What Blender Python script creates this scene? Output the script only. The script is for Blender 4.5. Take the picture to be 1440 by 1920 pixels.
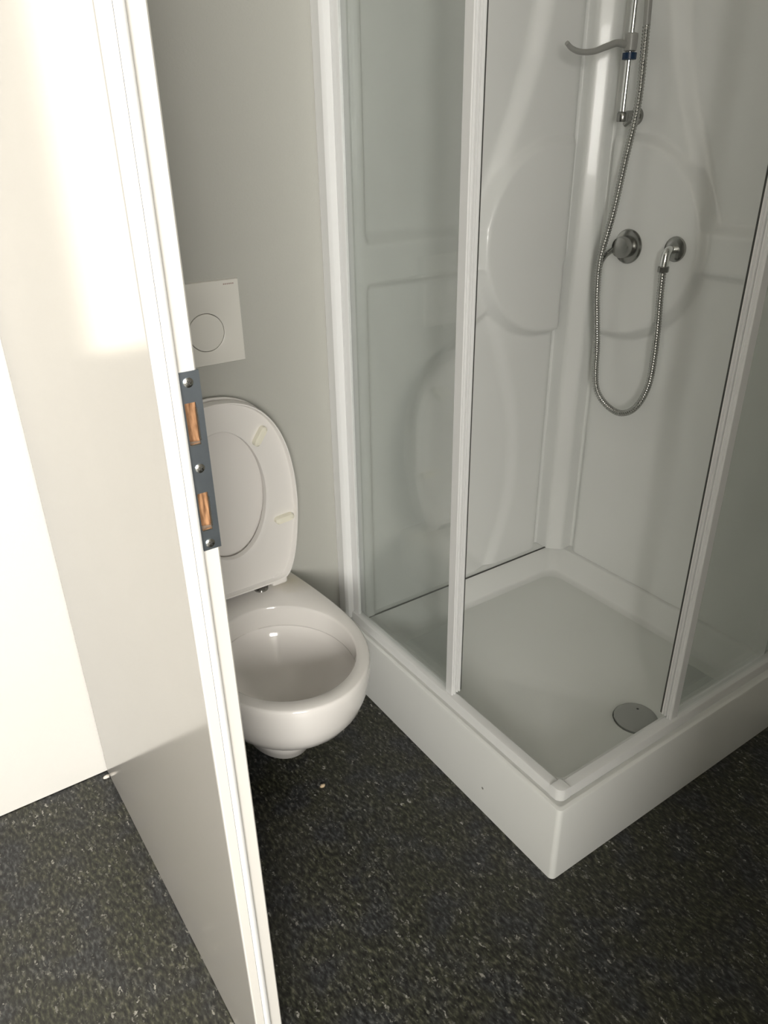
import bpy, bmesh, math, random
from mathutils import Vector, Matrix
import numpy as np

for o in list(bpy.data.objects):
    bpy.data.objects.remove(o, do_unlink=True)
SC = bpy.context.scene
COL = SC.collection
random.seed(4)

# ------------------------------------------------------------------ camera
CP = (-0.88147, -0.69644, 1.43366); YAW, PIT, ROL, FPX = 0.58875, 0.46665, -0.01692, 1395.25
_f = Vector((math.sin(YAW)*math.cos(PIT), math.cos(YAW)*math.cos(PIT), -math.sin(PIT)))
_r = Vector((math.cos(YAW), -math.sin(YAW), 0)); _u = _r.cross(_f)
_r2 = math.cos(ROL)*_r + math.sin(ROL)*_u; _u2 = -math.sin(ROL)*_r + math.cos(ROL)*_u
cam = bpy.data.cameras.new('camera'); camo = bpy.data.objects.new('camera', cam); COL.objects.link(camo)
camo.matrix_world = Matrix(((_r2.x, _u2.x, -_f.x, CP[0]), (_r2.y, _u2.y, -_f.y, CP[1]), (_r2.z, _u2.z, -_f.z, CP[2]), (0, 0, 0, 1)))
cam.sensor_fit = 'VERTICAL'; cam.sensor_height = 24; cam.lens = 24*FPX/1920; cam.clip_start = 0.02
SC.camera = camo
# ------------------------------------------------------------------ world, daylight, exposure
W = bpy.data.worlds.new('sky'); SC.world = W; W.use_nodes = True
bg = W.node_tree.nodes['Background']; bg.inputs[0].default_value = (0.95, 0.97, 1.0, 1); bg.inputs[1].default_value = 2.0
# window in the rear wall of the hall (behind the camera)
WX0, WX1, WZ0, WZ1, REAR = -2.85, -1.32, 1.12, 2.20, -3.0
SX0, SX1 = -1.20, -0.915      # added unseen slot in the rear wall, shaped to give a slim sun patch
la = bpy.data.lights.new('window_daylight', 'AREA'); la.shape = 'RECTANGLE'; la.size = WX1-WX0; la.size_y = WZ1-WZ0
la.energy = 195; la.color = (1.0, 0.965, 0.90)
lo = bpy.data.objects.new('window_daylight', la); COL.objects.link(lo)
lo.location = ((WX0+WX1)/2, REAR+0.03, (WZ0+WZ1)/2); lo.rotation_euler = (math.radians(90), 0, 0)
su = bpy.data.lights.new('sun', 'SUN'); su.energy = 11.0; su.angle = math.radians(0.6); su.color = (1, 0.93, 0.78)
so = bpy.data.objects.new('sun', su); COL.objects.link(so)
so.rotation_euler = Vector((0.022, 1.0, -0.028)).to_track_quat('-Z', 'Y').to_euler()
vs = SC.view_settings
SC.display_settings.display_device = 'sRGB'
vs.view_transform = 'Standard'; vs.look = 'None'; vs.exposure = 0.0; vs.gamma = 1.0; vs.use_curve_mapping = False
SC.cycles.max_bounces = 10; SC.cycles.diffuse_bounces = 6; SC.cycles.transparent_max_bounces = 16

# ------------------------------------------------------------------ materials
def mat(name, col, rough=0.5, metal=0.0, coat=0.0, bump=0.0, bscale=200.0, spec=0.5, var=0.0, vscale=3.0):
    m = bpy.data.materials.new(name); m.use_nodes = True; nt = m.node_tree; b = nt.nodes['Principled BSDF']
    b.inputs['Base Color'].default_value = (*col, 1); b.inputs['Roughness'].default_value = rough; b.inputs['Metallic'].default_value = metal
    b.inputs['Coat Weight'].default_value = coat; b.inputs['Specular IOR Level'].default_value = spec
    tc = nt.nodes.new('ShaderNodeTexCoord')
    if bump:
        n = nt.nodes.new('ShaderNodeTexNoise'); n.inputs['Scale'].default_value = bscale; n.inputs['Detail'].default_value = 3
        bp = nt.nodes.new('ShaderNodeBump'); bp.inputs['Strength'].default_value = bump; bp.inputs['Distance'].default_value = 0.002
        nt.links.new(tc.outputs['Object'], n.inputs['Vector']); nt.links.new(n.outputs['Fac'], bp.inputs['Height']); nt.links.new(bp.outputs['Normal'], b.inputs['Normal'])
    if var:
        n2 = nt.nodes.new('ShaderNodeTexNoise'); n2.inputs['Scale'].default_value = vscale; n2.inputs['Detail'].default_value = 4
        mx = nt.nodes.new('ShaderNodeMix'); mx.data_type = 'RGBA'
        mx.inputs['A'].default_value = (*col, 1); mx.inputs['B'].default_value = (*[c*(1-var) for c in col], 1)
        nt.links.new(tc.outputs['Object'], n2.inputs['Vector']); nt.links.new(n2.outputs['Fac'], mx.inputs['Factor']); nt.links.new(mx.outputs['Result'], b.inputs['Base Color'])
    return m

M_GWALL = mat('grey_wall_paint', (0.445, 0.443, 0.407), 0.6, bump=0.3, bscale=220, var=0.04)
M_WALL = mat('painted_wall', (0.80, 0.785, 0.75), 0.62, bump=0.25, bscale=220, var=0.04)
M_LIGHT_BLOCK = mat('light_block_dark', (0.24, 0.225, 0.20), 0.6, bump=0.1, var=0.2)  # dark, so the added blocking wall bounces little light
M_HALL = mat('hall_wall_paint', (0.40, 0.395, 0.37), 0.7, bump=0.2, var=0.05)
M_CEIL = mat('painted_ceiling', (0.62, 0.61, 0.585), 0.8, bump=0.1)
M_DOOR_SHADED = mat('door_paint_shaded', (0.395, 0.381, 0.360), 0.14, bump=0.008, bscale=120, var=0.02, spec=0.42)  # same paint as the edge, darkened to put the face's shade into colour
M_EDGE = mat('door_paint_lit', (0.74, 0.72, 0.675), 0.35, bump=0.03, bscale=120, var=0.02)  # the door's paint in its lit tone
M_SEAL = mat('white_seal', (0.90, 0.90, 0.89), 0.35)
M_ACR = mat('white_acrylic', (0.79, 0.80, 0.785), 0.28, coat=0.1, var=0.03)
M_TRAY = mat('tray_acrylic', (0.77, 0.78, 0.76), 0.3, var=0.03, vscale=5)
M_TRAYF = mat('tray_floor', (0.74, 0.755, 0.725), 0.42, bump=0.08, bscale=300, var=0.05)
M_ALU = mat('white_profile', (0.74, 0.745, 0.74), 0.32)
M_CER = mat('ceramic', (0.80, 0.775, 0.745), 0.12, coat=0.4, var=0.03)
M_SEAT = mat('seat_plastic', (0.80, 0.775, 0.745), 0.28, var=0.02)
M_BUMP = mat('bumper_rubber', (0.86, 0.83, 0.70), 0.5, var=0.05, vscale=40)
M_PLATE = mat('flush_plastic', (0.70, 0.685, 0.635), 0.35, var=0.02)
M_DARK = mat('dark_gap', (0.10, 0.095, 0.085), 0.6, var=0.2, vscale=60)
M_GASK = mat('dark_gasket', (0.06, 0.06, 0.055), 0.5, var=0.2, vscale=40)
M_CHR = mat('chrome', (0.85, 0.86, 0.85), 0.12, 1.0, var=0.05, vscale=30)
M_CHRD = mat('worn_chrome', (0.36, 0.36, 0.345), 0.22, 1.0, var=0.2, vscale=30)
M_HOSE = mat('hose_steel', (0.50, 0.50, 0.48), 0.25, 1.0, var=0.15, vscale=60)
M_STEEL = mat('galvanised_steel', (0.36, 0.41, 0.46), 0.42, 1.0, var=0.25, vscale=40)
M_SCREW = mat('screw_zinc', (0.85, 0.85, 0.82), 0.25, 1.0, var=0.2, vscale=300)
M_BLUE = mat('blue_plastic', (0.006, 0.03, 0.08), 0.35, var=0.2, vscale=50)
M_GREYP = mat('grey_plastic', (0.34, 0.34, 0.32), 0.35, var=0.1, vscale=30)
M_DRAIN = mat('drain_cover', (0.36, 0.37, 0.355), 0.35, var=0.08, vscale=20)
M_CRUMB = mat('crumb', (0.62, 0.48, 0.32), 0.8, bump=0.4, var=0.2, vscale=200)
M_SPECK = mat('speck_white', (0.85, 0.80, 0.74), 0.7, bump=0.3, var=0.1, vscale=100)
M_MARK = mat('print_mark', (0.42, 0.33, 0.30), 0.6, var=0.2, vscale=300)
M_SCUFF = mat('scuff', (0.28, 0.28, 0.26), 0.7, var=0.2, vscale=300)

# deck stain on the toilet: limescale yellow wash near the hinge
def stain_ceramic():
    nt = M_CER.node_tree; b = nt.nodes['Principled BSDF']
    src = b.inputs['Base Color'].links[0].from_socket
    tc = nt.nodes.new('ShaderNodeTexCoord'); vm = nt.nodes.new('ShaderNodeVectorMath'); vm.operation = 'DISTANCE'
    vm.inputs[1].default_value = (-0.165, 0.815, 0.41)
    nz = nt.nodes.new('ShaderNodeTexNoise'); nz.inputs['Scale'].default_value = 30
    ad = nt.nodes.new('ShaderNodeMath'); ad.operation = 'MULTIPLY_ADD'; ad.inputs[1].default_value = 0.05
    rp = nt.nodes.new('ShaderNodeMapRange'); rp.inputs[1].default_value = 0.03; rp.inputs[2].default_value = 0.10; rp.inputs[3].default_value = 0.55; rp.inputs[4].default_value = 0
    mx = nt.nodes.new('ShaderNodeMix'); mx.data_type = 'RGBA'; mx.inputs['B'].default_value = (0.60, 0.53, 0.36, 1)
    nt.links.new(tc.outputs['Object'], vm.inputs[0]); nt.links.new(tc.outputs['Object'], nz.inputs['Vector'])
    nt.links.new(nz.outputs['Fac'], ad.inputs[0]); nt.links.new(vm.outputs['Value'], ad.inputs[2])
    nt.links.new(ad.outputs[0], rp.inputs[0]); nt.links.new(rp.outputs[0], mx.inputs['Factor'])
    nt.links.new(src, mx.inputs['A']); nt.links.new(mx.outputs['Result'], b.inputs['Base Color'])
stain_ceramic()

def floor_mat():
    m = bpy.data.materials.new('flecked_vinyl'); m.use_nodes = True; nt = m.node_tree; N = nt.nodes; L = nt.links
    b = N['Principled BSDF']; tc = N.new('ShaderNodeTexCoord')
    def noise(sc, det=3, vec=None):
        n = N.new('ShaderNodeTexNoise'); n.inputs['Scale'].default_value = sc; n.inputs['Detail'].default_value = det
        L.new(vec or tc.outputs['Object'], n.inputs['Vector']); return n.outputs['Fac']
    def ramp(fac, stops):
        r = N.new('ShaderNodeValToRGB'); L.new(fac, r.inputs[0]); e = r.color_ramp.elements
        while len(e) < len(stops): e.new(0.5)
        for k, (p, c) in enumerate(stops): e[k].position = p; e[k].color = (*c, 1)
        return r.outputs[0]
    def mix(fac, a, bb):
        x = N.new('ShaderNodeMix'); x.data_type = 'RGBA'; L.new(fac, x.inputs['Factor'])
        for s, v in (('A', a), ('B', bb)):
            if isinstance(v, tuple): x.inputs[s].default_value = (*v, 1)
            else: L.new(v, x.inputs[s])
        return x.outputs['Result']
    base = ramp(noise(11, 4), [(0.40, (0.021, 0.022, 0.023)), (0.5, (0.024, 0.0242, 0.0185)), (0.60, (0.023, 0.0238, 0.0158))])
    mpg = N.new('ShaderNodeMapping'); mpg.inputs['Rotation'].default_value = (0, 0, 0.95); mpg.inputs['Scale'].default_value = (1, 0.45, 1); L.new(tc.outputs['Object'], mpg.inputs['Vector'])
    fine = ramp(noise(150, 5, mpg.outputs[0]), [(0.33, (0.15, 0.15, 0.15)), (0.5, (1.0, 1.0, 1.0)), (0.60, (2.2, 2.2, 2.1)), (0.72, (5.0, 4.9, 4.5))])
    mul = N.new('ShaderNodeMix'); mul.data_type = 'RGBA'; mul.blend_type = 'MULTIPLY'; mul.inputs['Factor'].default_value = 1.0
    L.new(base, mul.inputs['A']); L.new(fine, mul.inputs['B'])
    col = mul.outputs['Result']
    # elongated flecks, two layers
    hs = []
    for ang, sx, sy, sc, thr, c in ((0.95, 1.0, 0.42, 170, 0.17, (0.135, 0.135, 0.118)), (1.2, 1.0, 0.38, 120, 0.16, (0.20, 0.196, 0.172)), (0.7, 1.0, 0.45, 80, 0.12, (0.38, 0.37, 0.33))):
        mp = N.new('ShaderNodeMapping'); mp.inputs['Rotation'].default_value = (0, 0, ang); mp.inputs['Scale'].default_value = (sx, sy, 1)
        L.new(tc.outputs['Object'], mp.inputs['Vector'])
        # jitter
        vn = N.new('ShaderNodeTexNoise'); vn.inputs['Scale'].default_value = 120; vn.inputs['Detail'].default_value = 4; L.new(tc.outputs['Object'], vn.inputs['Vector'])
        va = N.new('ShaderNodeVectorMath'); va.operation = 'MULTIPLY_ADD'; va.inputs[1].default_value = (0.016,)*3
        L.new(vn.outputs['Color'], va.inputs[0]); L.new(mp.outputs[0], va.inputs[2])
        vo = N.new('ShaderNodeTexVoronoi'); vo.inputs['Scale'].default_value = sc; L.new(va.outputs[0], vo.inputs['Vector'])
        # only some cells carry a fleck
        sepc = N.new('ShaderNodeSeparateColor'); L.new(vo.outputs['Color'], sepc.inputs[0])
        g = N.new('ShaderNodeMath'); g.operation = 'GREATER_THAN'; g.inputs[1].default_value = 0.55; L.new(sepc.outputs[0], g.inputs[0])
        r = N.new('ShaderNodeMapRange'); r.inputs[1].default_value = thr; r.inputs[2].default_value = thr*2.0; r.inputs[3].default_value = 1; r.inputs[4].default_value = 0
        L.new(vo.outputs['Distance'], r.inputs[0])
        mm = N.new('ShaderNodeMath'); mm.operation = 'MULTIPLY'; L.new(g.outputs[0], mm.inputs[0]); L.new(r.outputs[0], mm.inputs[1])
        ms = N.new('ShaderNodeMath'); ms.operation = 'MULTIPLY'; L.new(mm.outputs[0], ms.inputs[0]); L.new(sepc.outputs[1], ms.inputs[1])
        col = mix(ms.outputs[0], col, c); hs.append(ms.outputs[0])
    L.new(col, b.inputs['Base Color']); b.inputs['Roughness'].default_value = 0.40; b.inputs['Specular IOR Level'].default_value = 0.5
    bp = N.new('ShaderNodeBump'); bp.inputs['Strength'].default_value = 0.5; bp.inputs['Distance'].default_value = 0.001
    L.new(noise(330, 3), bp.inputs['Height']); L.new(bp.outputs['Normal'], b.inputs['Normal'])
    return m
M_FLOOR = floor_mat()

def wood_mat():
    m = bpy.data.materials.new('bare_wood'); m.use_nodes = True; nt = m.node_tree; N = nt.nodes; b = N['Principled BSDF']
    tc = N.new('ShaderNodeTexCoord'); mp = N.new('ShaderNodeMapping'); mp.inputs['Scale'].default_value = (160, 160, 22)
    n = N.new('ShaderNodeTexNoise'); n.inputs['Scale'].default_value = 1.6; n.inputs['Detail'].default_value = 5
    r = N.new('ShaderNodeValToRGB'); e = r.color_ramp.elements
    e[0].position = 0.34; e[0].color = (0.13, 0.055, 0.018, 1); e[1].position = 0.66; e[1].color = (0.55, 0.30, 0.15, 1)
    nt.links.new(tc.outputs['Object'], mp.inputs[0]); nt.links.new(mp.outputs[0], n.inputs['Vector']); nt.links.new(n.outputs['Fac'], r.inputs[0]); nt.links.new(r.outputs[0], b.inputs['Base Color'])
    b.inputs['Roughness'].default_value = 0.75
    return m
M_WOOD = wood_mat()

def glass_mat():
    m = bpy.data.materials.new('clear_pane'); m.use_nodes = True; nt = m.node_tree; N = nt.nodes; L = nt.links
    N.remove(N['Principled BSDF'])
    t = N.new('ShaderNodeBsdfTransparent'); t.inputs[0].default_value = (0.960, 0.968, 0.964, 1)
    g = N.new('ShaderNodeBsdfGlossy'); g.inputs['Roughness'].default_value = 0.03; g.inputs['Color'].default_value = (0.93, 0.94, 0.935, 1)
    f = N.new('ShaderNodeFresnel'); ge = N.new('ShaderNodeNewGeometry')
    mr = N.new('ShaderNodeMapRange'); mr.inputs[3].default_value = 1.45; mr.inputs[4].default_value = 1/1.45   # the node inverts the index on back faces
    L.new(ge.outputs['Backfacing'], mr.inputs[0]); L.new(mr.outputs[0], f.inputs[0])
    df = N.new('ShaderNodeBsdfDiffuse'); df.inputs[0].default_value = (0.60, 0.62, 0.61, 1)
    n = N.new('ShaderNodeTexNoise'); n.inputs['Scale'].default_value = 4; tc = N.new('ShaderNodeTexCoord'); L.new(tc.outputs['Object'], n.inputs['Vector'])
    ml = N.new('ShaderNodeMath'); ml.operation = 'MULTIPLY'; ml.inputs[1].default_value = 0.05; L.new(n.outputs['Fac'], ml.inputs[0])
    m1 = N.new('ShaderNodeMixShader'); L.new(ml.outputs[0], m1.inputs[0]); L.new(t.outputs[0], m1.inputs[1]); L.new(df.outputs[0], m1.inputs[2])
    m2 = N.new('ShaderNodeMixShader'); L.new(f.outputs[0], m2.inputs[0]); L.new(m1.outputs[0], m2.inputs[1]); L.new(g.outputs[0], m2.inputs[2])
    L.new(m2.outputs[0], N['Material Output'].inputs[0])
    return m
M_GLASS = glass_mat()

# ------------------------------------------------------------------ helpers
def obj(name, verts, faces, m, parent=None, smooth=False, angle=None):
    me = bpy.data.meshes.new(name); me.from_pydata([tuple(v) for v in verts], [], [tuple(f) for f in faces]); me.update()
    bm = bmesh.new(); bm.from_mesh(me); bmesh.ops.recalc_face_normals(bm, faces=bm.faces); bm.to_mesh(me); bm.free()
    o = bpy.data.objects.new(name, me); COL.objects.link(o); me.materials.append(m)
    if smooth:
        me.shade_smooth()
        if angle: me.set_sharp_from_angle(angle=math.radians(angle))
    if parent: o.parent = parent; o.matrix_parent_inverse = parent.matrix_basis.inverted()
    return o
class MB:
    def __init__(s): s.v = []; s.f = []
    def add(s, v, f):
        k = len(s.v); s.v += [tuple(x) for x in v]; s.f += [tuple(i+k for i in q) for q in f]; return s
    def box(s, x0, x1, y0, y1, z0, z1):
        v = [(x, y, z) for x in (x0, x1) for y in (y0, y1) for z in (z0, z1)]
        return s.add(v, [(0, 1, 3, 2), (4, 6, 7, 5), (0, 4, 5, 1), (2, 3, 7, 6), (0, 2, 6, 4), (1, 5, 7, 3)])
    def bbox(s, x0, x1, y0, y1, z0, z1, r=0.003, seg=2):
        bm = bmesh.new(); bmesh.ops.create_cube(bm, size=1)
        for v in bm.verts: v.co = Vector(((x0+x1)/2+v.co.x*(x1-x0), (y0+y1)/2+v.co.y*(y1-y0), (z0+z1)/2+v.co.z*(z1-z0)))
        bmesh.ops.bevel(bm, geom=bm.edges[:], offset=r, segments=seg, affect='EDGES', profile=0.5)
        bm.verts.index_update(); s.add([v.co[:] for v in bm.verts], [[v.index for v in f.verts] for f in bm.faces]); bm.free(); return s
    def prism(s, poly, fn, a, b):           # poly in 2D, fn(u, v, t) -> point
        n = len(poly); v = [fn(p[0], p[1], a) for p in poly]+[fn(p[0], p[1], b) for p in poly]
        return s.add(v, [(i, (i+1) % n, n+(i+1) % n, n+i) for i in range(n)]+[tuple(range(n))[::-1], tuple(range(n, 2*n))])
    def tube(s, pts, r, n=10, cap=True):
        pts = [Vector(p) for p in pts]; rr = r if isinstance(r, (list, tuple)) else [r]*len(pts)
        up = Vector((0.31, 0.17, 0.93)); t = (pts[1]-pts[0]).normalized(); a = (up-up.dot(t)*t).normalized(); rings = []; k0 = len(s.v); V = []
        for i, p in enumerate(pts):
            t = (pts[min(i+1, len(pts)-1)]-pts[max(i-1, 0)]).normalized(); a = (a-a.dot(t)*t).normalized(); b = t.cross(a)
            V += [p+rr[i]*(math.cos(q)*a+math.sin(q)*b) for q in [2*math.pi*j/n for j in range(n)]]
        F = [(i*n+j, i*n+(j+1) % n, (i+1)*n+(j+1) % n, (i+1)*n+j) for i in range(len(pts)-1) for j in range(n)]
        if cap: F += [tuple(range(n))[::-1], tuple((len(pts)-1)*n+j for j in range(n))]
        return s.add(V, F)
    def lathe(s, prof, origin, axis, n=40):   # prof: (radius, height along axis)
        ax = Vector(axis).normalized(); a = ax.orthogonal().normalized(); b = ax.cross(a); o = Vector(origin); V = []
        for r, h in prof: V += [o+ax*h+max(r, 1e-5)*(math.cos(2*math.pi*j/n)*a+math.sin(2*math.pi*j/n)*b) for j in range(n)]
        F = [(i*n+j, i*n+(j+1) % n, (i+1)*n+(j+1) % n, (i+1)*n+j) for i in range(len(prof)-1) for j in range(n)]
        F += [tuple(range(n))[::-1], tuple((len(prof)-1)*n+j for j in range(n))]
        return s.add(V, F)
    def build(s, name, m, parent=None, smooth=False, angle=35): return obj(name, s.v, s.f, m, parent, smooth, angle)
def spline(pts, k=12):
    P = [Vector(p) for p in pts]; P = [2*P[0]-P[1]]+P+[2*P[-1]-P[-2]]; out = []
    for i in range(1, len(P)-2):
        for j in range(k):
            t = j/k; a, b, c, d = P[i-1:i+3]
            out.append(0.5*((2*b)+(c-a)*t+(2*a-5*b+4*c-d)*t*t+(3*b-a-3*c+d)*t**3))
    out.append(P[-2]); return out
def resample(pts, step):
    out = [pts[0]]; acc = 0
    for a, b in zip(pts, pts[1:]):
        d = (b-a).length; t = step-acc
        while t <= d: out.append(a+(b-a)*(t/d)); t += step
        acc = (acc+d) % step
    return out
def empty(name, loc=(0, 0, 0)):
    o = bpy.data.objects.new(name, None); COL.objects.link(o); o.location = loc; o.empty_display_size = 0.05; return o
def tag(o, label=None, cat=None, group=None, kind=None):
    if label: o['label'] = label
    if cat: o['category'] = cat
    if group: o['group'] = group
    if kind: o['kind'] = kind
    return o
def struct(name, mb, m, label, smooth=False):
    return tag(mb.build(name, m, None, smooth), label, None, None, 'structure')

# ------------------------------------------------------------------ setting
YW, XW = 0.87, 0.87          # back wall (toilet) and right wall planes
XL, HGT = -3.6, 2.55
struct('floor', MB().box(XL, XW+0.1, REAR, YW+0.1, -0.05, 0), M_FLOOR, 'dark grey green vinyl floor with light flecks')
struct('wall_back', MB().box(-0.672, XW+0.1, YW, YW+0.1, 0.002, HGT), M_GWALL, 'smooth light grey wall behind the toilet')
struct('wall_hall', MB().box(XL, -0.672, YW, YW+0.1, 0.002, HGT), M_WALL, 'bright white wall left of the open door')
struct('wall_right', MB().box(XW, XW+0.1, REAR, YW, 0.002, HGT), M_GWALL, 'wall on the right behind the shower cubicle')
struct('wall_left', MB().box(XL-0.1, XL, REAR, YW, 0.002, HGT), M_HALL, 'wall on the far left of the hall')
struct('wall_light_block', MB().box(-0.825, XW, -1.28, -1.18, 0.002, HGT), M_LIGHT_BLOCK, 'added unseen wall behind the viewer that shades the shower')  # added out of view to block window light from the tray
wr = MB().box(XL, WX0, REAR-0.1, REAR, 0.002, HGT).box(WX1, SX0, REAR-0.1, REAR, 0.002, HGT).box(SX1, XW, REAR-0.1, REAR, 0.002, HGT).box(SX0, SX1, REAR-0.1, REAR, 0.002, WZ0).box(SX0, SX1, REAR-0.1, REAR, WZ1, HGT).box(WX0, WX1, REAR-0.1, REAR, 0.002, WZ0).box(WX0, WX1, REAR-0.1, REAR, WZ1, HGT)
struct('wall_rear', wr, M_HALL, 'wall behind the viewer with the hall window')
struct('ceiling', MB().box(XL-0.1, XW+0.1, REAR-0.1, YW+0.1, HGT, HGT+0.08), M_CEIL, 'plain white ceiling')
for k, (x0, x1, txt) in enumerate(((WX0, WX1, 'wide white window frame behind the viewer'), (SX0, SX1, 'added narrow white window frame behind the viewer, shaping the sun patch'))):
    wf = MB()
    for a in ((x0, x0+0.04, WZ0, WZ1), (x1-0.04, x1, WZ0, WZ1), (x0+0.04, x1-0.04, WZ0, WZ0+0.04), (x0+0.04, x1-0.04, WZ1-0.04, WZ1)):
        wf.bbox(a[0], a[1], REAR-0.08, REAR-0.02, a[2], a[3], 0.004)
    struct('window_%d' % (k+1), wf, M_ALU, txt)

# ------------------------------------------------------------------ door (open, seen at its lock edge)
A2 = Vector((-0.6984, 0.866, 0)); E2 = Vector((-0.6782, 0.0004, 0)); T = (E2-A2).normalized(); Nr = Vector((-T.y, T.x, 0))   # Nr: towards bathroom
if Nr.x < 0: Nr = -Nr
def dpt(w, off, z): p = E2+Nr*w-T*off; return (p.x, p.y, z)
DL = (E2-A2).length; DH = 2.08; DZ = 0.004
door = tag(empty('door_1', (A2.x, A2.y, 0)), 'open off-white door seen edge on with a steel lock plate', None, None, 'structure')
WR = 0.0485                     # thickness
prof = [(0.0, 0.0025), (0.0025, 0), (0.0145, 0.0), (0.0150, 0.004), (0.0265, 0.004), (0.0265, 0.034), (WR, 0.034), (WR, DL), (0.0, DL)]
MB().prism(prof, lambda u, v, t: dpt(u, v, t), DZ, DH).build('leaf', M_DOOR_SHADED, door)
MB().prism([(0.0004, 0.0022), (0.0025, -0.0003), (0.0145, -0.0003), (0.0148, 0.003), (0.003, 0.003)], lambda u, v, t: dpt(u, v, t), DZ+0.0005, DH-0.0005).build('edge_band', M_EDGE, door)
MB().prism([(0.0155, 0.0035), (0.0155, 0.0012), (0.0175, 0.0002), (0.0235, 0.0012), (0.0262, 0.0038)], lambda u, v, t: dpt(u, v, t), DZ+0.001, DH-0.001).build('edge_seal', M_SEAL, door, True, 50)
PK = [(1.050, 1.0985), (1.150, 1.199)]
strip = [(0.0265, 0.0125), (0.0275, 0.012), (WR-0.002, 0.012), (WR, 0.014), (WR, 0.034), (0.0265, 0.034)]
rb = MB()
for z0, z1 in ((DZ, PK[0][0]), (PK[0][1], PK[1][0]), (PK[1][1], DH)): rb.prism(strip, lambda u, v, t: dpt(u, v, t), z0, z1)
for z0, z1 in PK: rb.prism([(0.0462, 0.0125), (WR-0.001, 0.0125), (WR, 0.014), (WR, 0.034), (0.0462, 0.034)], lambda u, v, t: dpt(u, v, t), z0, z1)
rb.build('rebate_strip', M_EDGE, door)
for z0, z1 in PK:
    MB().prism([(0.0267, 0.024), (0.036, 0.026), (0.0461, 0.022), (0.0461, 0.0338), (0.0267, 0.0338)], lambda u, v, t: dpt(u, v, t), z0+0.0002, z1-0.0002).build('mortise_wood', M_WOOD, door, True, 60)
lp = empty('lock_plate', (0, 0, 0)); lp.parent = door; lp.matrix_parent_inverse = door.matrix_basis.inverted(); lp.location = dpt(0.038, 0.012, 1.128)
bpy.context.view_layer.update()
def plate_mesh():
    us = [0.0268, 0.0295, 0.0305, 0.0425, 0.0475, 0.0500]; zs = [1.027, 1.0285, 1.052, 1.0965, 1.152, 1.197, 1.2255, 1.229]
    v = []; f = []; idx = {}
    O0, O1 = 0.0122, 0.0102
    cells = set()
    for i in range(5):
        for j in range(7):
            if i == 2 and j in (2, 4): continue
            if j == 6 and i == 0: continue          # clipped top corner
            if j == 0 and i == 0: continue
            cells.add((i, j))
    def vi(i, j, o):
        if (i, j, o) not in idx: idx[(i, j, o)] = len(v); v.append(dpt(us[i], (O0, O1)[o], zs[j]))
        return idx[(i, j, o)]
    for i, j in cells:
        f.append((vi(i, j, 1), vi(i+1, j, 1), vi(i+1, j+1, 1), vi(i, j+1, 1))); f.append((vi(i, j, 0), vi(i, j+1, 0), vi(i+1, j+1, 0), vi(i+1, j, 0)))
        for di, dj, a, b in ((-1, 0, (0, 0), (0, 1)), (1, 0, (1, 1), (1, 0)), (0, -1, (1, 0), (0, 0)), (0, 1, (0, 1), (1, 1))):
            if (i+di, j+dj) not in cells: f.append((vi(i+a[0], j+a[1], 0), vi(i+a[0], j+a[1], 1), vi(i+b[0], j+b[1], 1), vi(i+b[0], j+b[1], 0)))
    return v, f
pv, pf = plate_mesh()
pp = obj('plate', pv, pf, M_STEEL, lp)
# bright burr around the cut-outs
for z0, z1 in ((1.0515, 1.097), (1.1515, 1.1975)):
    b = MB().prism([(0.0418, 0.0099), (0.0434, 0.0099), (0.0434, 0.0125), (0.0418, 0.0125)], lambda u, v, t: dpt(u, v, t), z0+0.004, z1-0.006)
    b.prism([(0.031, 0.0099), (0.0425, 0.0099), (0.0425, 0.0125), (0.031, 0.0125)], lambda u, v, t: dpt(u, v, t), z0-0.0005, z0+0.001)
    b.build('cutout_lip', M_SCREW, lp)
for z in (1.035, 1.125, 1.218):
    sm = MB(); o = Vector(dpt(0.0375, 0.0102, z)); sm.lathe([(0.0052, 0.0), (0.0052, 0.0008), (0.004, 0.0016), (0.0004, 0.0017)], o, T, 16)
    so_ = sm.build('screw', M_SCREW, lp, True)
    ms = MB()
    for a in (0.6, 0.6+math.pi/2):
        d1 = (Nr*math.cos(a)+Vector((0, 0, 1))*math.sin(a)); d2 = (Nr*-math.sin(a)+Vector((0, 0, 1))*math.cos(a)); c = o+T*0.00175
        ms.add([c+d1*sx*0.0032+d2*sy*0.0004+T*dz for sx in (-1, 1) for sy in (-1, 1) for dz in (-0.0004, 0.00012)], [(0, 1, 3, 2), (4, 6, 7, 5), (0, 4, 5, 1), (2, 3, 7, 6), (0, 2, 6, 4), (1, 5, 7, 3)])
    # slot belongs to the screw head: one mesh
    sv = len(so_.data.vertices)
    bm = bmesh.new(); bm.from_mesh(so_.data)
    vv = [bm.verts.new(x) for x in ms.v]
    for q in ms.f:
        fc = bm.faces.new([vv[i] for i in q]); fc.material_index = 1
    bm.to_mesh(so_.data); bm.free(); so_.data.materials.append(M_GASK)

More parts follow.
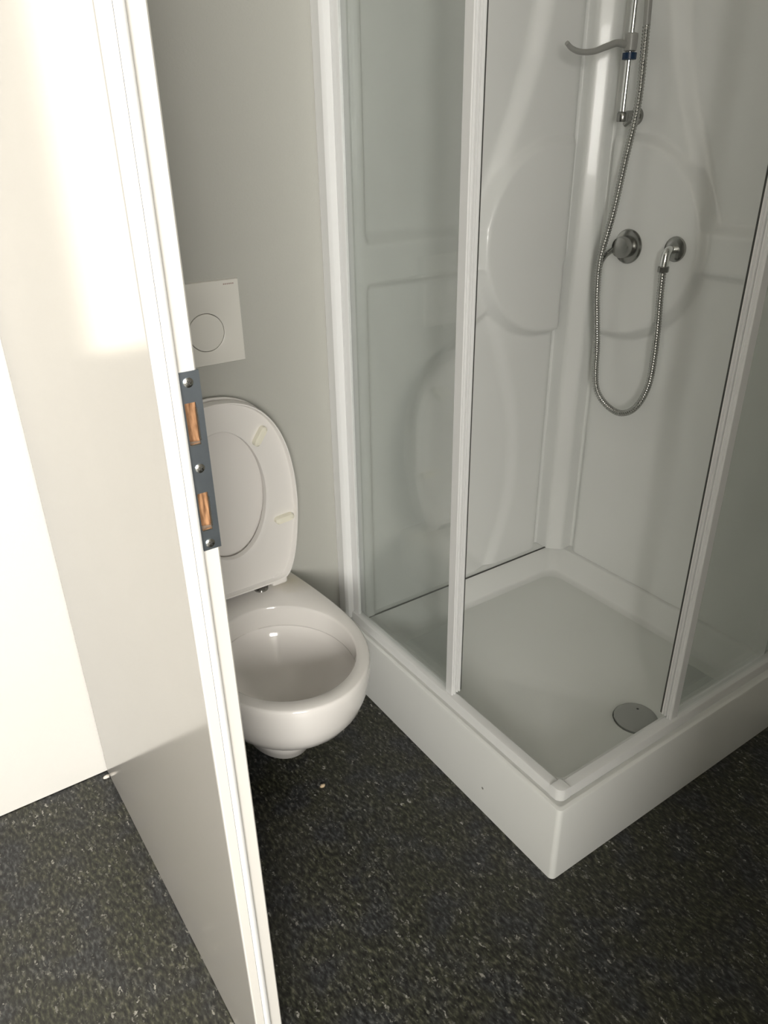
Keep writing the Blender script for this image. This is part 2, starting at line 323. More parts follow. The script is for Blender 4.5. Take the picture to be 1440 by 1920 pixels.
# ------------------------------------------------------------------ toilet
TX = -0.320
toilet = tag(empty('wall_hung_toilet', (TX, YW, 0.41)), 'white wall-hung toilet bowl with its seat and lid raised, between door and shower', 'toilet')
bpy.context.view_layer.update()
NS = 72
def d_outline(w, wb, yf, ylen):
    """D-shaped plan outline: elliptical front, gently tapering sides to the wall."""
    yc = yf+ylen; pts = []; yb = YW-0.0005
    nb, ns = 8, 14; ne = NS-2*ns-2*nb
    for i in range(nb): pts.append((wb*i/nb, yb))
    for i in range(ns):
        t = i/ns; pts.append((wb+(w-wb)*(math.sin(t*math.pi/2)), yb+(yc-yb)*t))
    for i in range(ne):
        a = math.pi*i/ne; pts.append((w*math.cos(a), yc-ylen*math.sin(a)**0.92))
    for i in range(ns):
        t = 1-i/ns; pts.append((-(wb+(w-wb)*(math.sin(t*math.pi/2))), yb+(yc-yb)*t))
    for i in range(nb): pts.append((-wb*(1-i/nb), yb))
    return pts
def e_outline(ref, cy, hw, hl_f, hl_b):
    pts = []
    for x, y in ref:
        a = math.atan2((y-0.56), x); c, s = math.cos(a), math.sin(a)
        hl = hl_b if s > 0 else hl_f
        k = 1/math.sqrt((c/hw)**2+(s/hl)**2); pts.append((k*c, cy+k*s))
    return pts
def toilet_bowl():
    V = []; F = []
    outer = [  # z, w, wb, yf, ylen
        (0.094, 0.030, 0.030, 0.610, 0.08), (0.096, 0.058, 0.060, 0.565, 0.10), (0.108, 0.072, 0.080, 0.535, 0.12), (0.150, 0.080, 0.09, 0.520, 0.13),
        (0.205, 0.088, 0.10, 0.508, 0.14), (0.217, 0.106, 0.115, 0.472, 0.16), (0.227, 0.124, 0.128, 0.443, 0.18), (0.245, 0.143, 0.140, 0.413, 0.20),
        (0.270, 0.160, 0.152, 0.385, 0.22), (0.300, 0.172, 0.160, 0.364, 0.235),
(0.330, 0.179, 0.165, 0.352, 0.25), (0.365, 0.1840, 0.167, 0.345, 0.255),
        (0.390, 0.1850, 0.167, 0.3420, 0.258), (0.403, 0.1846, 0.166, 0.3422, 0.258), (0.4085, 0.1828, 0.164, 0.3442, 0.256), (0.410, 0.1795, 0.162, 0.3475, 0.254)]
    rings = []
    for z, w, wb, yf, yl in outer: rings.append([(TX+x, y, z) for x, y in d_outline(w*1.033, wb*1.02, yf, yl)])
    ref = d_outline(0.177, 0.160, 0.350, 0.252)
    inner = [(0.410, 0.558, 0.1535, 0.181, 0.184), (0.4085, 0.558, 0.1515, 0.179, 0.182), (0.402, 0.558, 0.1500, 0.1775, 0.1805), (0.358, 0.558, 0.1495, 0.177, 0.180),
             (0.352, 0.558, 0.1510, 0.178, 0.181), (0.349, 0.558, 0.1600, 0.188, 0.190), (0.338, 0.558, 0.1600, 0.188, 0.190), (0.318, 0.557, 0.148, 0.170, 0.180),
             (0.285, 0.552, 0.122, 0.136, 0.156), (0.262, 0.545, 0.096, 0.104, 0.126), (0.245, 0.535, 0.070, 0.076, 0.088), (0.230, 0.522, 0.048, 0.052, 0.060),
             (0.205, 0.515, 0.036, 0.040, 0.046), (0.160, 0.535, 0.032, 0.034, 0.04), (0.125, 0.57, 0.02, 0.02, 0.02)]
    for z, cy, hw, f_, b_ in inner: rings.append([(TX+x, y, z) for x, y in e_outline(ref, cy, hw*1.033, f_, b_)])
    for r in rings: V += r
    for i in range(len(rings)-1):
        for j in range(NS): F.append((i*NS+j, i*NS+(j+1) % NS, (i+1)*NS+(j+1) % NS, (i+1)*NS+j))
    F.append(tuple(range(NS))[::-1]); F.append(tuple((len(rings)-1)*NS+j for j in range(NS)))
    return V, F
v, f = toilet_bowl(); obj('bowl', v, f, M_CER, toilet, True, 62)
# raised seat and lid. local coordinates: (half width, height) on a plane leaning back a little
def seat_y(z): return 0.806+0.021*(z-0.43)/0.5
half = [(0.0000, 0.437), (0.0561, 0.437), (0.1075, 0.438), (0.1300, 0.445), (0.1449, 0.467), (0.1590, 0.510), (0.1702, 0.570), (0.1772, 0.645), (0.1739, 0.725), (0.1599, 0.795), (0.1337, 0.852), (0.0944, 0.893), (0.0468, 0.914), (0.0000, 0.920)]
hs = [(p.x, p.y) for p in spline([(a, b, 0) for a, b in half], 7)]
OUT = hs[:-1]+[(-a, b) for a, b in hs[::-1][:-1]]
OUT = [(TX+a, b) for a, b in OUT]; SN = len(OUT)
ZC = 0.694
def inner_pt(x, z):
    a = math.atan2((z-ZC)/1.35, x-TX); hw, hh = 0.099, 0.160
    c, s = math.cos(a), math.sin(a); return (TX+hw*c, ZC+hh*s*(0.97 if s > 0 else 1.0))
INN = [inner_pt(x, z) for x, z in OUT]
def ring_mesh(levels):   # levels: (s 0 outer..1 inner, forward offset)
    V = []; F = []
    for s, d in levels:
        for (xo, zo), (xi, zi) in zip(OUT, INN):
            x = xo+(xi-xo)*s; z = zo+(zi-zo)*s; V.append((x, seat_y(z)-d, z))
    n = len(levels)
    for i in range(n):
        k = (i+1) % n
        for j in range(SN): F.append((i*SN+j, i*SN+(j+1) % SN, k*SN+(j+1) % SN, k*SN+j))
    return V, F
seat = empty('seat', (TX, 0.806, 0.43)); seat.parent = toilet; seat.matrix_parent_inverse = toilet.matrix_basis.inverted(); bpy.context.view_layer.update()
v, f = ring_mesh([(0.0, 0.003), (0.0, 0.020), (0.018, 0.027), (0.055, 0.027), (0.085, 0.0185), (0.10, 0.0170), (0.88, 0.0185), (0.95, 0.0185), (0.985, 0.017), (1.0, 0.0125), (1.0, 0.002), (0.9, 0.0), (0.06, 0.0)])
obj('seat_ring', v, f, M_SEAT, seat, True, 30)
def capsule(mb, c, d, L, w, h, yfun):
    d = Vector((d[0], 0, d[1])).normalized(); p = Vector((-d.z, 0, d.x)); V = []; n = 8; prof2 = []
    for k in range(n+1): a = -math.pi/2+math.pi*k/n; prof2.append((L/2+w/2*math.cos(a), w/2*math.sin(a)))
    for k in range(n+1): a = math.pi/2+math.pi*k/n; prof2.append((-L/2+w/2*math.cos(a), w/2*math.sin(a)))
    lay = [(1.0, 0.012), (1.0, h-0.003), (0.86, h), (0.4, h+0.0005)]
    for s, hh in lay:
        for a, b in prof2:
            q = Vector((c[0], 0, c[1]))+d*a*s+p*b*s; V.append((q.x, yfun(q.z)-hh, q.z))
    m = len(prof2); F = [(i*m+j, i*m+(j+1) % m, (i+1)*m+(j+1) % m, (i+1)*m+j) for i in range(len(lay)-1) for j in range(m)]
    F.append(tuple((len(lay)-1)*m+j for j in range(m))); F.append(tuple(range(m))[::-1]); mb.add(V, F)
for sx in (1, -1):
    for cx, cz, dx, dz in ((0.0965, 0.824, 0.60, 0.80), (0.1365, 0.604, 1.0, 0.06)):
        mb = MB(); capsule(mb, (TX+sx*cx, cz), (sx*dx, dz), 0.033, 0.0165, 0.0325, seat_y); tag(mb.build('bumper', M_BUMP, seat, True, 40), 'cream rubber bumper on the underside of the seat')
# lid behind the seat
def lid_mesh():
    V = []; F = []; c = (TX, 0.68)
    lay = [(1.0, 0.004), (1.006, -0.002), (1.006, -0.010), (0.985, -0.016), (0.93, -0.019), (0.5, -0.021)]
    lay = [(0.5, -0.012), (0.93, -0.012)]+[(s, -0.013+d) for s, d in [(0.96, 0.0), (1.004, -0.001), (1.006, -0.006), (0.985, -0.013), (0.93, -0.016), (0.5, -0.018)]]
    for s, d in lay:
        for x, z in OUT:
            zz = c[1]+(z-c[1])*s; V.append((c[0]+(x-c[0])*s, seat_y(zz)-d, zz))
    n = len(lay)
    for i in range(n-1):
        for j in range(SN): F.append((i*SN+j, i*SN+(j+1) % SN, (i+1)*SN+(j+1) % SN, (i+1)*SN+j))
    F.append(tuple(range(SN))[::-1]); F.append(tuple((n-1)*SN+j for j in range(SN)))
    return V, F
v, f = lid_mesh(); obj('lid', v, f, M_SEAT, toilet, True, 40)
for sx in (1, -1):
    hx = TX+sx*0.0690
    hm = MB().lathe([(0.0185, 0.0), (0.0185, 0.005), (0.014, 0.010), (0.008, 0.012), (0.0075, 0.026)], (hx, 0.818, 0.4100), (0, 0, 1), 20)
    hm.tube([(hx-sx*0.014, 0.818, 0.4375), (hx+sx*0.028, 0.818, 0.4375)], 0.0065, 12)
    tag(hm.build('hinge', M_CHRD, toilet, True, 40), 'dark metal seat hinge post')
    kb = MB().bbox(TX+min(sx*0.088, sx*0.132), TX+max(sx*0.088, sx*0.132), 0.788, 0.832, 0.4215, 0.456, 0.007, 3)
    kb.build('hinge_block', M_SEAT, toilet, True, 40)

# ------------------------------------------------------------------ flush plate
fx, fz, fw, fh = -0.297, 1.077, 0.170, 0.178
fp = tag(empty('flush_plate', (fx, YW, fz)), 'white square flush plate with round button on the wall above the toilet', 'flush plate'); bpy.context.view_layer.update()
def plate_with_hole():
    V = []; F = []; n = 64; bz = 1.060; R = 0.0415
    def sq(i, k=1.0):
        a = 2*math.pi*i/n; c, s = math.cos(a), math.sin(a)
        hx = fw/2*k; z0, z1 = (fz-fh/2-bz)*1.0, (fz+fh/2-bz)*1.0
        if k < 1: z0 += (1-k)*fh/2; z1 -= (1-k)*fh/2
        t = min([hx/abs(c) if abs(c) > 1e-6 else 9, (z1/s if s > 1e-6 else (z0/s if s < -1e-6 else 9))]); return (fx+c*t, bz+s*t)
    lay = [([sq(i) for i in range(n)], 0.0), ([sq(i) for i in range(n)], 0.0085), ([sq(i, 0.985) for i in range(n)], 0.0105),
           ([(fx+(R+0.002)*math.cos(2*math.pi*i/n), bz+(R+0.002)*math.sin(2*math.pi*i/n)) for i in range(n)], 0.0105), ([(fx+R*math.cos(2*math.pi*i/n), bz+R*math.sin(2*math.pi*i/n)) for i in range(n)], 0.0095),
           ([(fx+R*math.cos(2*math.pi*i/n), bz+R*math.sin(2*math.pi*i/n)) for i in range(n)], 0.003)]
    for P, d in lay: V += [(x, YW-d, z) for x, z in P]
    # snap the square's corners
    for L_ in range(3):
        k = 1.0 if L_ < 2 else 0.985
        for sx in (-1, 1):
            for sz in (-1, 1):
                cx, cz = fx+sx*fw/2*k, fz+sz*fh/2*k
                j = min(range(n), key=lambda q: (V[L_*n+q][0]-cx)**2+(V[L_*n+q][2]-cz)**2); V[L_*n+j] = (cx, V[L_*n+j][1], cz)
    for i in range(len(lay)-1):
        for j in range(n): F.append((i*n+j, i*n+(j+1) % n, (i+1)*n+(j+1) % n, (i+1)*n+j))
    F.append(tuple(range(n))); return V, F
v, f = plate_with_hole(); obj('cover', v, f, M_PLATE, fp, True, 30)
MB().lathe([(0.0415, 0.0005), (0.0415, 0.0045)], (fx, YW, 1.060), (0, -1, 0), 48).build('button_gap', M_DARK, fp)
MB().lathe([(0.0401, 0.004), (0.0401, 0.0098), (0.0390, 0.0108), (0.02, 0.0112), (0.001, 0.0112)], (fx, YW, 1.060), (0, -1, 0), 48).build('button', M_PLATE, fp, True, 30)
mk = MB()
for i in range(6):
    x0 = -0.2475+i*0.0042; mk.box(x0, x0+0.0031, YW-0.0108, YW-0.0104, 1.1560, 1.1588)
tag(mk.build('maker_mark', M_MARK, fp), 'tiny reddish printed mark in the top right corner')

# ------------------------------------------------------------------ shower tray
H = 0.205
tray = tag(empty('shower_tray', (0, 0, 0)), 'white square shower tray with a tall front apron standing on the floor', 'shower tray'); bpy.context.view_layer.update()
def tray_shell():
    def sq(a, b0, r, n=7):        # rounded square from (a,a) to (b0,b0)
        P = []
        for cx, cy, s in ((a+r, a+r, math.pi), (b0-r, a+r, 1.5*math.pi), (b0-r, b0-r, 0), (a+r, b0-r, 0.5*math.pi)):
            for k in range(n): q = s+math.pi/2*k/(n-1); P.append((cx+r*math.cos(q), cy+r*math.sin(q)))
        return P
    lay = [(sq(0.0, YW-0.001, 0.012), 0.001), (sq(0.0, YW-0.001, 0.012), H-0.007), (sq(0.002, YW-0.002, 0.012), H-0.002), (sq(0.007, YW-0.005, 0.010), H), (sq(0.0105, YW-0.005, 0.009), H), (sq(0.0135, YW-0.005, 0.006), H-0.0065), (sq(0.052, YW-0.005, 0.01), H-0.0065), (sq(0.055, YW-0.006, 0.01), H), (sq(0.060, 0.806, 0.02), H), (sq(0.064, 0.802, 0.02), H-0.003),
           (sq(0.076, 0.782, 0.035), 0.134), (sq(0.082, 0.776, 0.04), 0.127), (sq(0.10, 0.76, 0.05), 0.1245)]
    V = []; F = []; n = len(lay[0][0])
    for P, z in lay: V += [(x, y, z) for x, y in P]
    for i in range(len(lay)-1):
        for j in range(n): F.append((i*n+j, i*n+(j+1) % n, (i+1)*n+(j+1) % n, (i+1)*n+j))
    return V, F, lay[-1]
v, f, last = tray_shell(); obj('apron_and_rim', v, f, M_TRAY, tray, True, 40)
DR = (0.432, 0.148); RH = 0.066
def tray_floor():
    P, z = last; cx, cy = DR; V = [(x, y, z) for x, y in P]; F = []; n = len(P)
    # densify the border to equal count around the drain
    m = 64; ring = []
    for k in range(m):
        a = 2*math.pi*k/m; ring.append((a, (cx+RH*math.cos(a), cy+RH*math.sin(a))))
    bm = bmesh.new(); bv = [bm.verts.new((x, y, z)) for x, y in P]; rv = [bm.verts.new((q[0], q[1], z)) for a, q in ring]
    e = [bm.edges.new((bv[i], bv[(i+1) % n])) for i in range(n)]+[bm.edges.new((rv[i], rv[(i+1) % m])) for i in range(m)]
    bmesh.ops.triangle_fill(bm, edges=e, use_beauty=True)
    # drop triangles inside the drain hole
    bad = [q for q in bm.faces if (q.calc_center_median().xy-Vector((cx, cy))).length < RH*0.97]
    bmesh.ops.delete(bm, geom=bad, context='FACES_ONLY')
    rr = [bm.verts.new((cx+(RH-0.010)*math.cos(2*math.pi*k/m), cy+(RH-0.010)*math.sin(2*math.pi*k/m), z-0.006)) for k in range(m)]
    r3 = [bm.verts.new((cx+(RH-0.011)*math.cos(2*math.pi*k/m), cy+(RH-0.011)*math.sin(2*math.pi*k/m), z-0.022)) for k in range(m)]
    for k in range(m):
        bm.faces.new((rv[k], rv[(k+1) % m], rr[(k+1) % m], rr[k])); bm.faces.new((rr[k], rr[(k+1) % m], r3[(k+1) % m], r3[k]))
    bm.faces.new(r3); bm.verts.index_update()
    V = [q.co[:] for q in bm.verts]; F = [[q.index for q in fc.verts] for fc in bm.faces]; bm.free(); return V, F
v, f = tray_floor(); obj('tray_floor', v, f, M_TRAYF, tray, True, 40)
dc = MB().lathe([(0.0525, -0.010), (0.0535, -0.002), (0.050, 0.002), (0.040, 0.0055), (0.02, 0.0075), (0.001, 0.008)], (DR[0], DR[1], 0.1245), (0, 0, 1), 48)
tag(dc.build('drain_cover', M_DRAIN, tray, True, 40), 'grey domed drain cover')
MB().lathe([(0.0032, 0), (0.0032, 0.0004), (0.001, 0.0005)], (DR[0]+0.02, DR[1]+0.012, 0.1320), (0.1, 0.1, 1), 12).build('drain_hole', M_GASK, tray)
MB().lathe([(0.0034, -0.0008), (0.003, 0.0006), (0.001, 0.0010)], (0, 0.229, 0.0735), (-1, 0, 0), 12).build('scuff_mark', M_SCUFF, tray, True)

# ------------------------------------------------------------------ moulded shower surround
surr = tag(empty('shower_surround', (0.8, 0.8, H)), 'white moulded shower wall lining with raised disc and shelf bands above the tray', 'shower wall'); bpy.context.view_layer.update()
def smooth(x): x = np.clip(x, 0, 1); return x*x*(3-2*x)
def relief(U, Z, left):
    r = 0.245
    d = np.where(U < 0.668, r-np.hypot(U-0.668, Z-1.178), r-np.abs(Z-1.178))
    disc = smooth(d/0.026+0.5)*smooth((0.745-U)/0.04)
    up = np.interp(Z, [1.20, 1.261, 1.379, 1.494, 1.605, 1.711, 1.9, 2.1], [0.41, 0.443, 0.487, 0.538, 0.579, 0.602, 0.612, 0.612])
    lo = np.interp(Z, [0.2, 0.319, 0.40, 0.493, 0.58, 0.666, 0.75, 0.851, 0.93, 1.007, 1.1], [0.53, 0.569, 0.592, 0.605, 0.606, 0.599, 0.582, 0.548, 0.52, 0.487, 0.44])
    lol = np.interp(Z, [0.2, 0.3, 0.47, 0.637, 0.749, 0.833, 0.909, 0.953, 1.02], [0.50, 0.41, 0.311, 0.243, 0.224, 0.241, 0.292, 0.37, 0.50])
    brd = smooth((U-0.087)/0.014+0.5)
    fu = brd*smooth((up-U)/0.05+0.5)*smooth((Z-1.226)/0.030+0.5)
    fl = brd*smooth((1.122-Z)/0.016+0.5)
    egg = smooth((lo-U)/0.045+0.5)*smooth((U-lol)/0.06+0.5)*smooth((1.08-Z)/0.06)
    niche = smooth((U-0.355)/0.012+0.5)*smooth((0.452-U)/0.016+0.5)*smooth((Z-1.132)/0.012+0.5)*smooth((1.218-Z)/0.012+0.5)
    groove = np.exp(-((U-0.752)/0.017)**2)
    k = 1.0 if left else 0.7
    h = 0.018*disc - (1-disc)*(0.030*fu + 0.020*fl*k) - (0.012*egg*(1-disc) if left else 0) - (0.014*niche*(1-disc) if left else 0) - 0.024*groove
    if not left:
        h = h - 0.002*(1-disc)*smooth((Z-1.222)/0.02+0.5)
    return h
def panel(name, left):
    us = np.concatenate([np.arange(0.052, 0.7593, 0.0062), [0.7593]]); zs = np.arange(H+0.001, 2.06, 0.0068)
    U, Z = np.meshgrid(us, zs); Hh = relief(U, Z, left); nu, nz = len(us), len(zs)
    if left: V = np.stack([U, 0.8-Hh, Z], -1).reshape(-1, 3)
    else: V = np.stack([0.8-Hh, U, Z], -1).reshape(-1, 3)
    V = V.tolist(); F = [(j*nu+i, j*nu+i+1, (j+1)*nu+i+1, (j+1)*nu+i) for j in range(nz-1) for i in range(nu-1)]
    loop = [i for i in range(nu)]+[j*nu+nu-1 for j in range(1, nz)]+[(nz-1)*nu+i for i in range(nu-2, -1, -1)]+[j*nu for j in range(nz-2, 0, -1)]
    b0 = len(V)
    for i in loop:
        x, y, z = V[i]; V.append((x, 0.868, z) if left else (0.868, y, z))
    n = len(loop)
    for k in range(n): F.append((loop[k], loop[(k+1) % n], b0+(k+1) % n, b0+k))
    F.append(tuple(b0+k for k in range(n)))
    return obj(name, V, F, M_ACR, surr, True, 70)
panel('wall_panel', True); panel('wall_panel', False)
# slightly convex corner column between the two panels
cc = [(0.7595, 0.825)]
for k in range(13):
    t = k/12; b = 0.0065*(1-(2*t-1)**6); cc.append((0.760+0.042*t-b*0.7071, 0.802-0.042*t-b*0.7071))
cc.append((0.825, 0.7595))
prof = cc+[(0.86, 0.7595), (0.86, 0.86), (0.7595, 0.86)]
MB().prism(prof, lambda u, v, t: (u, v, t), H+0.001, 2.06).build('corner_column', M_ACR, surr, True, 30)
# thin dark joint where the back panel meets the tray rim
MB().box(0.05, 0.803, 0.7985, 0.803, H+0.0002, H+0.0024).build('joint', M_GASK, surr)

# ------------------------------------------------------------------ shower enclosure: rails, profiles, panes
enc = tag(empty('shower_enclosure', (0.03, 0.03, H)), 'white-framed corner shower enclosure with clear glass panes, doors slid open', 'shower enclosure'); bpy.context.view_layer.update()
RT = H+0.020
railp = [(0.022, H-0.006), (0.022, RT-0.005), (0.024, RT-0.001), (0.028, RT), (0.046, RT-0.002), (0.0505, RT-0.006), (0.0505, H-0.006)]
MB().prism(railp, lambda u, v, t: (u, t, v), 0.045, 0.845).build('bottom_rail', M_ALU, enc, True, 30)
MB().prism(railp, lambda u, v, t: (t, u, v), 0.045, 0.845).build('bottom_rail', M_ALU, enc, True, 30)
def corner_cap(z0, z1):
    P = []
    for k in range(9): a = math.pi+math.pi/2*k/8; P.append((0.0375+0.0165*math.cos(a), 0.0375+0.0165*math.sin(a)))
    P += [(0.0515, 0.021), (0.0515, 0.0505), (0.0505, 0.0515), (0.021, 0.0515)]
    m = MB(); n = len(P); c = (0.038, 0.038)
    lay = [(1, z0), (1, z1-0.004), (0.93, z1-0.0008), (0.75, z1)]
    V = [(c[0]+(x-c[0])*s, c[1]+(y-c[1])*s, z) for s, z in lay for x, y in P]
    F = [(i*n+j, i*n+(j+1) % n, (i+1)*n+(j+1) % n, (i+1)*n+j) for i in range(3) for j in range(n)]+[tuple(3*n+j for j in range(n)), tuple(range(n))[::-1]]
    return m.add(V, F)
corner_cap(H-0.006, RT+0.004).build('corner_cap', M_ALU, enc, True, 40)
ZT = 2.0
for sw in (False, True):
    fn = (lambda u, v, t: (v, u, t)) if sw else (lambda u, v, t: (u, v, t))
    # top rail (out of the photograph, holds the panes)
    MB().prism([(0.016, ZT-0.02), (0.016, ZT+0.03), (0.056, ZT+0.03), (0.056, ZT-0.02)], (lambda u, v, t: (t, u, v)) if sw else (lambda u, v, t: (u, t, v)), 0.018, 0.868).build('top_rail', M_ALU, enc)
    # wall profile: stepped U section fixed to the wall
    wp = [(0.006, 0.869), (0.006, 0.838), (0.009, 0.833), (0.0125, 0.830), (0.028, 0.830), (0.031, 0.833), (0.031, 0.869)]
    MB().prism(wp, fn, H+0.001, ZT+0.03).build('wall_profile', M_ALU, enc, True, 30)
    pf_ = [(0.0312, 0.846), (0.0312, 0.812), (0.0335, 0.808), (0.0395, 0.808), (0.0410, 0.811), (0.0410, 0.818), (0.0455, 0.818), (0.0455, 0.846)]
    MB().prism(pf_, fn, H+0.006, ZT).build('panel_profile', M_ALU, enc, True, 30)
    # fixed pane and the sliding pane parked behind it
    MB().prism([(0.0340, 0.398), (0.0385, 0.398), (0.0385, 0.8079), (0.0340, 0.8079)], fn, RT-0.002, ZT).build('fixed_pane', M_GLASS, enc)
    MB().prism([(0.0475, 0.405), (0.0515, 0.405), (0.0515, 0.80), (0.0475, 0.80)], fn, RT+0.002, ZT-0.01).build('sliding_pane', M_GLASS, enc)
    # end profile of the pane (ribbed) and handle side profile of the sliding door
    ep = [(0.0300, 0.4100), (0.0300, 0.3885), (0.0315, 0.3865), (0.0340, 0.3865), (0.0348, 0.3895), (0.0372, 0.3895), (0.0382, 0.3860), (0.0415, 0.3860), (0.0425, 0.3880), (0.0425, 0.4100)]
    MB().prism(ep, fn, RT-0.001, ZT).build('pane_end_profile', M_ALU, enc, True, 30)
    dp = [(0.0442, 0.4120), (0.0442, 0.3880), (0.0450, 0.3855), (0.0475, 0.3855), (0.0483, 0.3895), (0.0508, 0.3895), (0.0518, 0.3850), (0.0545, 0.3850), (0.0555, 0.3870), (0.0555, 0.4120)]
    d_ = MB().prism(dp, fn, RT+0.003, ZT-0.01).build('door_profile', M_ALU, enc, True, 30)
    tag(MB().prism([(0.0557, 0.4100), (0.0557, 0.3875), (0.0605, 0.3885), (0.0605, 0.4090)], fn, RT+0.003, ZT-0.01).build('seal_strip', M_GASK, d_), 'dark rubber seal strip')

# ------------------------------------------------------------------ shower fittings on the right panel (x = 0.8, disc face at 0.782)
FX = 0.782
va = tag(empty('mixer_valve', (FX, 0.632, 1.171)), 'round chrome mixer valve on the shower wall behind the hose', 'valve'); bpy.context.view_layer.update()
MB().lathe([(0.042, 0.0), (0.0428, 0.004), (0.040, 0.008), (0.033, 0.0095), (0.028, 0.0095)], (FX, 0.632, 1.171), (-1, 0, 0), 40).build('escutcheon', M_CHRD, va, True, 40)
MB().lathe([(0.027, 0.009), (0.0265, 0.030), (0.0245, 0.036), (0.012, 0.0385), (0.001, 0.039)], (FX, 0.632, 1.171), (-1, 0, 0), 32).build('knob', M_CHRD, va, True, 40)
lv = spline([(FX-0.030, 0.650, 1.168), (FX-0.034, 0.672, 1.150), (FX-0.036, 0.683, 1.132), (FX-0.036, 0.686, 1.118)], 6)
MB().tube(lv, [0.0075-0.0025*i/(len(lv)-1) for i in range(len(lv))], 10).build('lever', M_CHRD, va, True, 40)
ou = tag(empty('hose_outlet', (FX, 0.489, 1.178)), 'round chrome wall outlet elbow right of the mixer valve, feeding the hose', 'wall outlet'); bpy.context.view_layer.update()
MB().lathe([(0.029, 0.0), (0.030, 0.003), (0.0285, 0.007), (0.022, 0.010), (0.016, 0.011)], (FX, 0.489, 1.178), (-1, 0, 0), 36).build('escutcheon', M_CHRD, ou, True, 40)
el = spline([(FX-0.008, 0.489, 1.178), (FX-0.025, 0.488, 1.178), (FX-0.036, 0.487, 1.172), (FX-0.041, 0.486, 1.158), (FX-0.042, 0.486, 1.142)], 6)
MB().tube(el, 0.0105, 16).build('elbow', M_CHR, ou, True, 40)
MB().lathe([(0.0118, 0.0), (0.0135, 0.001), (0.0135, 0.012), (0.012, 0.014), (0.009, 0.0145)], (FX-0.042, 0.486, 1.128), (0, 0, 1), 8).build('nut', M_CHRD, ou, True, 20)

hx_ = 0.752
HP = [(0.752, 0.642, 1.86), (0.748, 0.6385, 1.78), (0.750, 0.6365, 1.701), (0.752, 0.633, 1.598), (0.752, 0.633, 1.489), (0.745, 0.645, 1.374), (0.738, 0.658, 1.251), (0.730, 0.676, 1.144), (0.733, 0.678, 1.06), (0.745, 0.677, 0.977), (0.76, 0.679, 0.90),
      (0.762, 0.677, 0.845), (0.762, 0.669, 0.795), (0.762, 0.648, 0.764), (0.762, 0.612, 0.743), (0.762, 0.572, 0.738), (0.762, 0.535, 0.757), (0.762, 0.509, 0.795), (0.762, 0.494, 0.845), (0.758, 0.488, 0.91), (0.752, 0.486, 0.983), (0.744, 0.486, 1.06), (0.740, 0.486, 1.112), (0.740, 0.486, 1.1275)]
hp = resample(spline(HP, 14), 0.0016)
hose = tag(empty('shower_hose', HP[-1]), 'ribbed metal shower hose hanging in a long loop down the shower wall', 'hose'); bpy.context.view_layer.update()
kc = next(i for i, q in enumerate(hp) if q.z < 1.655)
def helix_tube(pts, r, amp, pitch, n=14):
    V = []; F = []; up = Vector((1, 0, 0.05)); t = (pts[1]-pts[0]).normalized(); a = (up-up.dot(t)*t).normalized(); sacc = 0
    for i, p in enumerate(pts):
        if i: sacc += (p-pts[i-1]).length
        t = (pts[min(i+1, len(pts)-1)]-pts[max(i-1, 0)]).normalized(); a = (a-a.dot(t)*t).normalized(); b = t.cross(a)
        for j in range(n):
            q = 2*math.pi*j/n; w = math.cos(q-2*math.pi*sacc/pitch); V.append(p+(r+amp*(abs(w)**0.6*(1 if w > 0 else -1)))*(math.cos(q)*a+math.sin(q)*b))
    F = [(i*n+j, i*n+(j+1) % n, (i+1)*n+(j+1) % n, (i+1)*n+j) for i in range(len(pts)-1) for j in range(n)]
    F += [tuple(range(n))[::-1], tuple((len(pts)-1)*n+j for j in range(n))]
    return V, F
hv, hf = helix_tube(hp[kc:], 0.0082, 0.0009, 0.0068)
obj('spiral_tube', hv, hf, M_HOSE, hose, True, 80)
MB().tube(hp[:kc+4:4], [0.0098-0.0016*i/len(hp[:kc+4:4]) for i in range(len(hp[:kc+4:4]))], 14).build('hose_cone', M_GREYP, hose, True)

rail = tag(empty('shower_rail', (0.75, 0.673, 1.477)), 'slim chrome riser rail with its bottom bracket and sliding holder', 'shower rail'); bpy.context.view_layer.update()
MB().tube([(0.75, 0.673, 1.468), (0.75, 0.673, 2.04)], 0.0085, 20).build('rod', M_CHR, rail, True, 40)
for z in (1.470, 2.03):
    b = MB().lathe([(0.020, 0.0), (0.0205, 0.004), (0.017, 0.010), (0.013, 0.020), (0.012, 0.048), (0.010, 0.056), (0.004, 0.0585), (0.001, 0.059)], (0.806, 0.673, z), (-1, 0, 0), 28)
    b.lathe([(0.0125, 0.0), (0.0135, 0.002), (0.0135, 0.018), (0.011, 0.022), (0.0095, 0.0225)], (0.75, 0.673, z-0.012), (0, 0, 1), 24)
    b.build('bracket', M_CHRD, rail, True, 40)
MB().tube([(0.7995, 0.690, 1.462), (0.7995, 0.705, 1.452)], 0.006, 8).build('bracket_foot', M_CHRD, rail, True)
sl = MB().lathe([(0.010, 0.0), (0.0145, 0.002), (0.0150, 0.008), (0.0150, 0.030), (0.0145, 0.036), (0.010, 0.038)], (0.75, 0.673, 1.604), (0, 0, 1), 24)
slider = tag(sl.build('slider', M_GREYP, rail, True, 40), 'grey plastic slider clamped on the rod')
kn = MB().lathe([(0.0095, 0.0), (0.0165, 0.0015), (0.0165, 0.0150), (0.0095, 0.0165)], (0.75, 0.673, 1.5868), (0, 0, 1), 24)
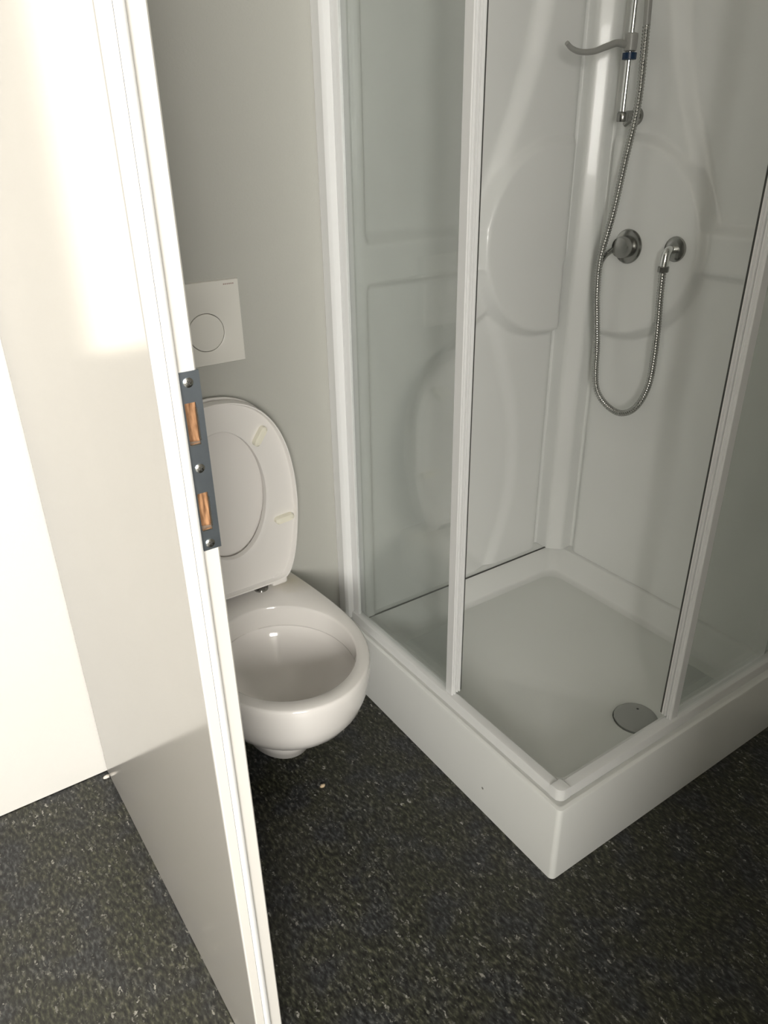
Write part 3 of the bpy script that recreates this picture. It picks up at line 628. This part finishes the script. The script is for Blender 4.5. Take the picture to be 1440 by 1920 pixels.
tag(kn.build('clamp_ring', M_BLUE, slider, True, 40), 'dark blue plastic clamp ring')
arm = spline([(0.742, 0.678, 1.618), (0.715, 0.684, 1.621), (0.68, 0.686, 1.612), (0.642, 0.688, 1.602), (0.605, 0.692, 1.600), (0.578, 0.694, 1.606), (0.560, 0.694, 1.616)], 8)
MB().tube(arm, [0.0095, *[0.0085-0.0035*i/len(arm) for i in range(1, len(arm))]], 12).build('holder_arm', M_GREYP, slider, True, 60)
# hand shower parked above the frame, where the hose ends
hd = tag(empty('hand_shower', (0.752, 0.642, 1.86)), 'chrome hand shower at the top end of the hose', 'shower head'); bpy.context.view_layer.update()
MB().tube(spline([(0.752, 0.642, 1.858), (0.750, 0.643, 1.90), (0.735, 0.644, 1.96), (0.71, 0.645, 1.995)], 6), 0.0115, 14).build('handle', M_CHR, hd, True)
MB().lathe([(0.010, 0.0), (0.030, 0.008), (0.036, 0.020), (0.034, 0.026), (0.001, 0.027)], (0.713, 0.645, 2.005), (-0.7, 0, -0.7), 28).build('spray_face', M_CHR, hd, True, 40)

# ------------------------------------------------------------------ crumb, and a small white bit at the door foot
def lump(name, c, s, m, seed, label, cat):
    bm = bmesh.new(); bmesh.ops.create_icosphere(bm, subdivisions=2, radius=1); rnd = random.Random(seed)
    for q in bm.verts:
        k = 1+rnd.uniform(-0.22, 0.22); q.co = Vector((q.co.x*s[0]*k, q.co.y*s[1]*k, max(q.co.z, -0.6)*s[2]*k))
    zmin = min(q.co.z for q in bm.verts)
    for q in bm.verts: q.co.z -= zmin
    bm.verts.index_update(); V = [q.co[:] for q in bm.verts]; F = [[q.index for q in fc.verts] for fc in bm.faces]; bm.free()
    o = obj(name, V, F, m, None, True); o.location = c; return tag(o, label, cat)
lump('crumb', (-0.273, 0.509, 0.0002), (0.0065, 0.005, 0.004), M_CRUMB, 3, 'tiny beige crumb lying on the dark floor in front of the toilet', 'crumb')
lump('white_speck', (-0.706, 0.846, 0.0002), (0.008, 0.005, 0.005), M_SPECK, 8, 'small white bit on the floor at the hinge foot of the door', 'speck')
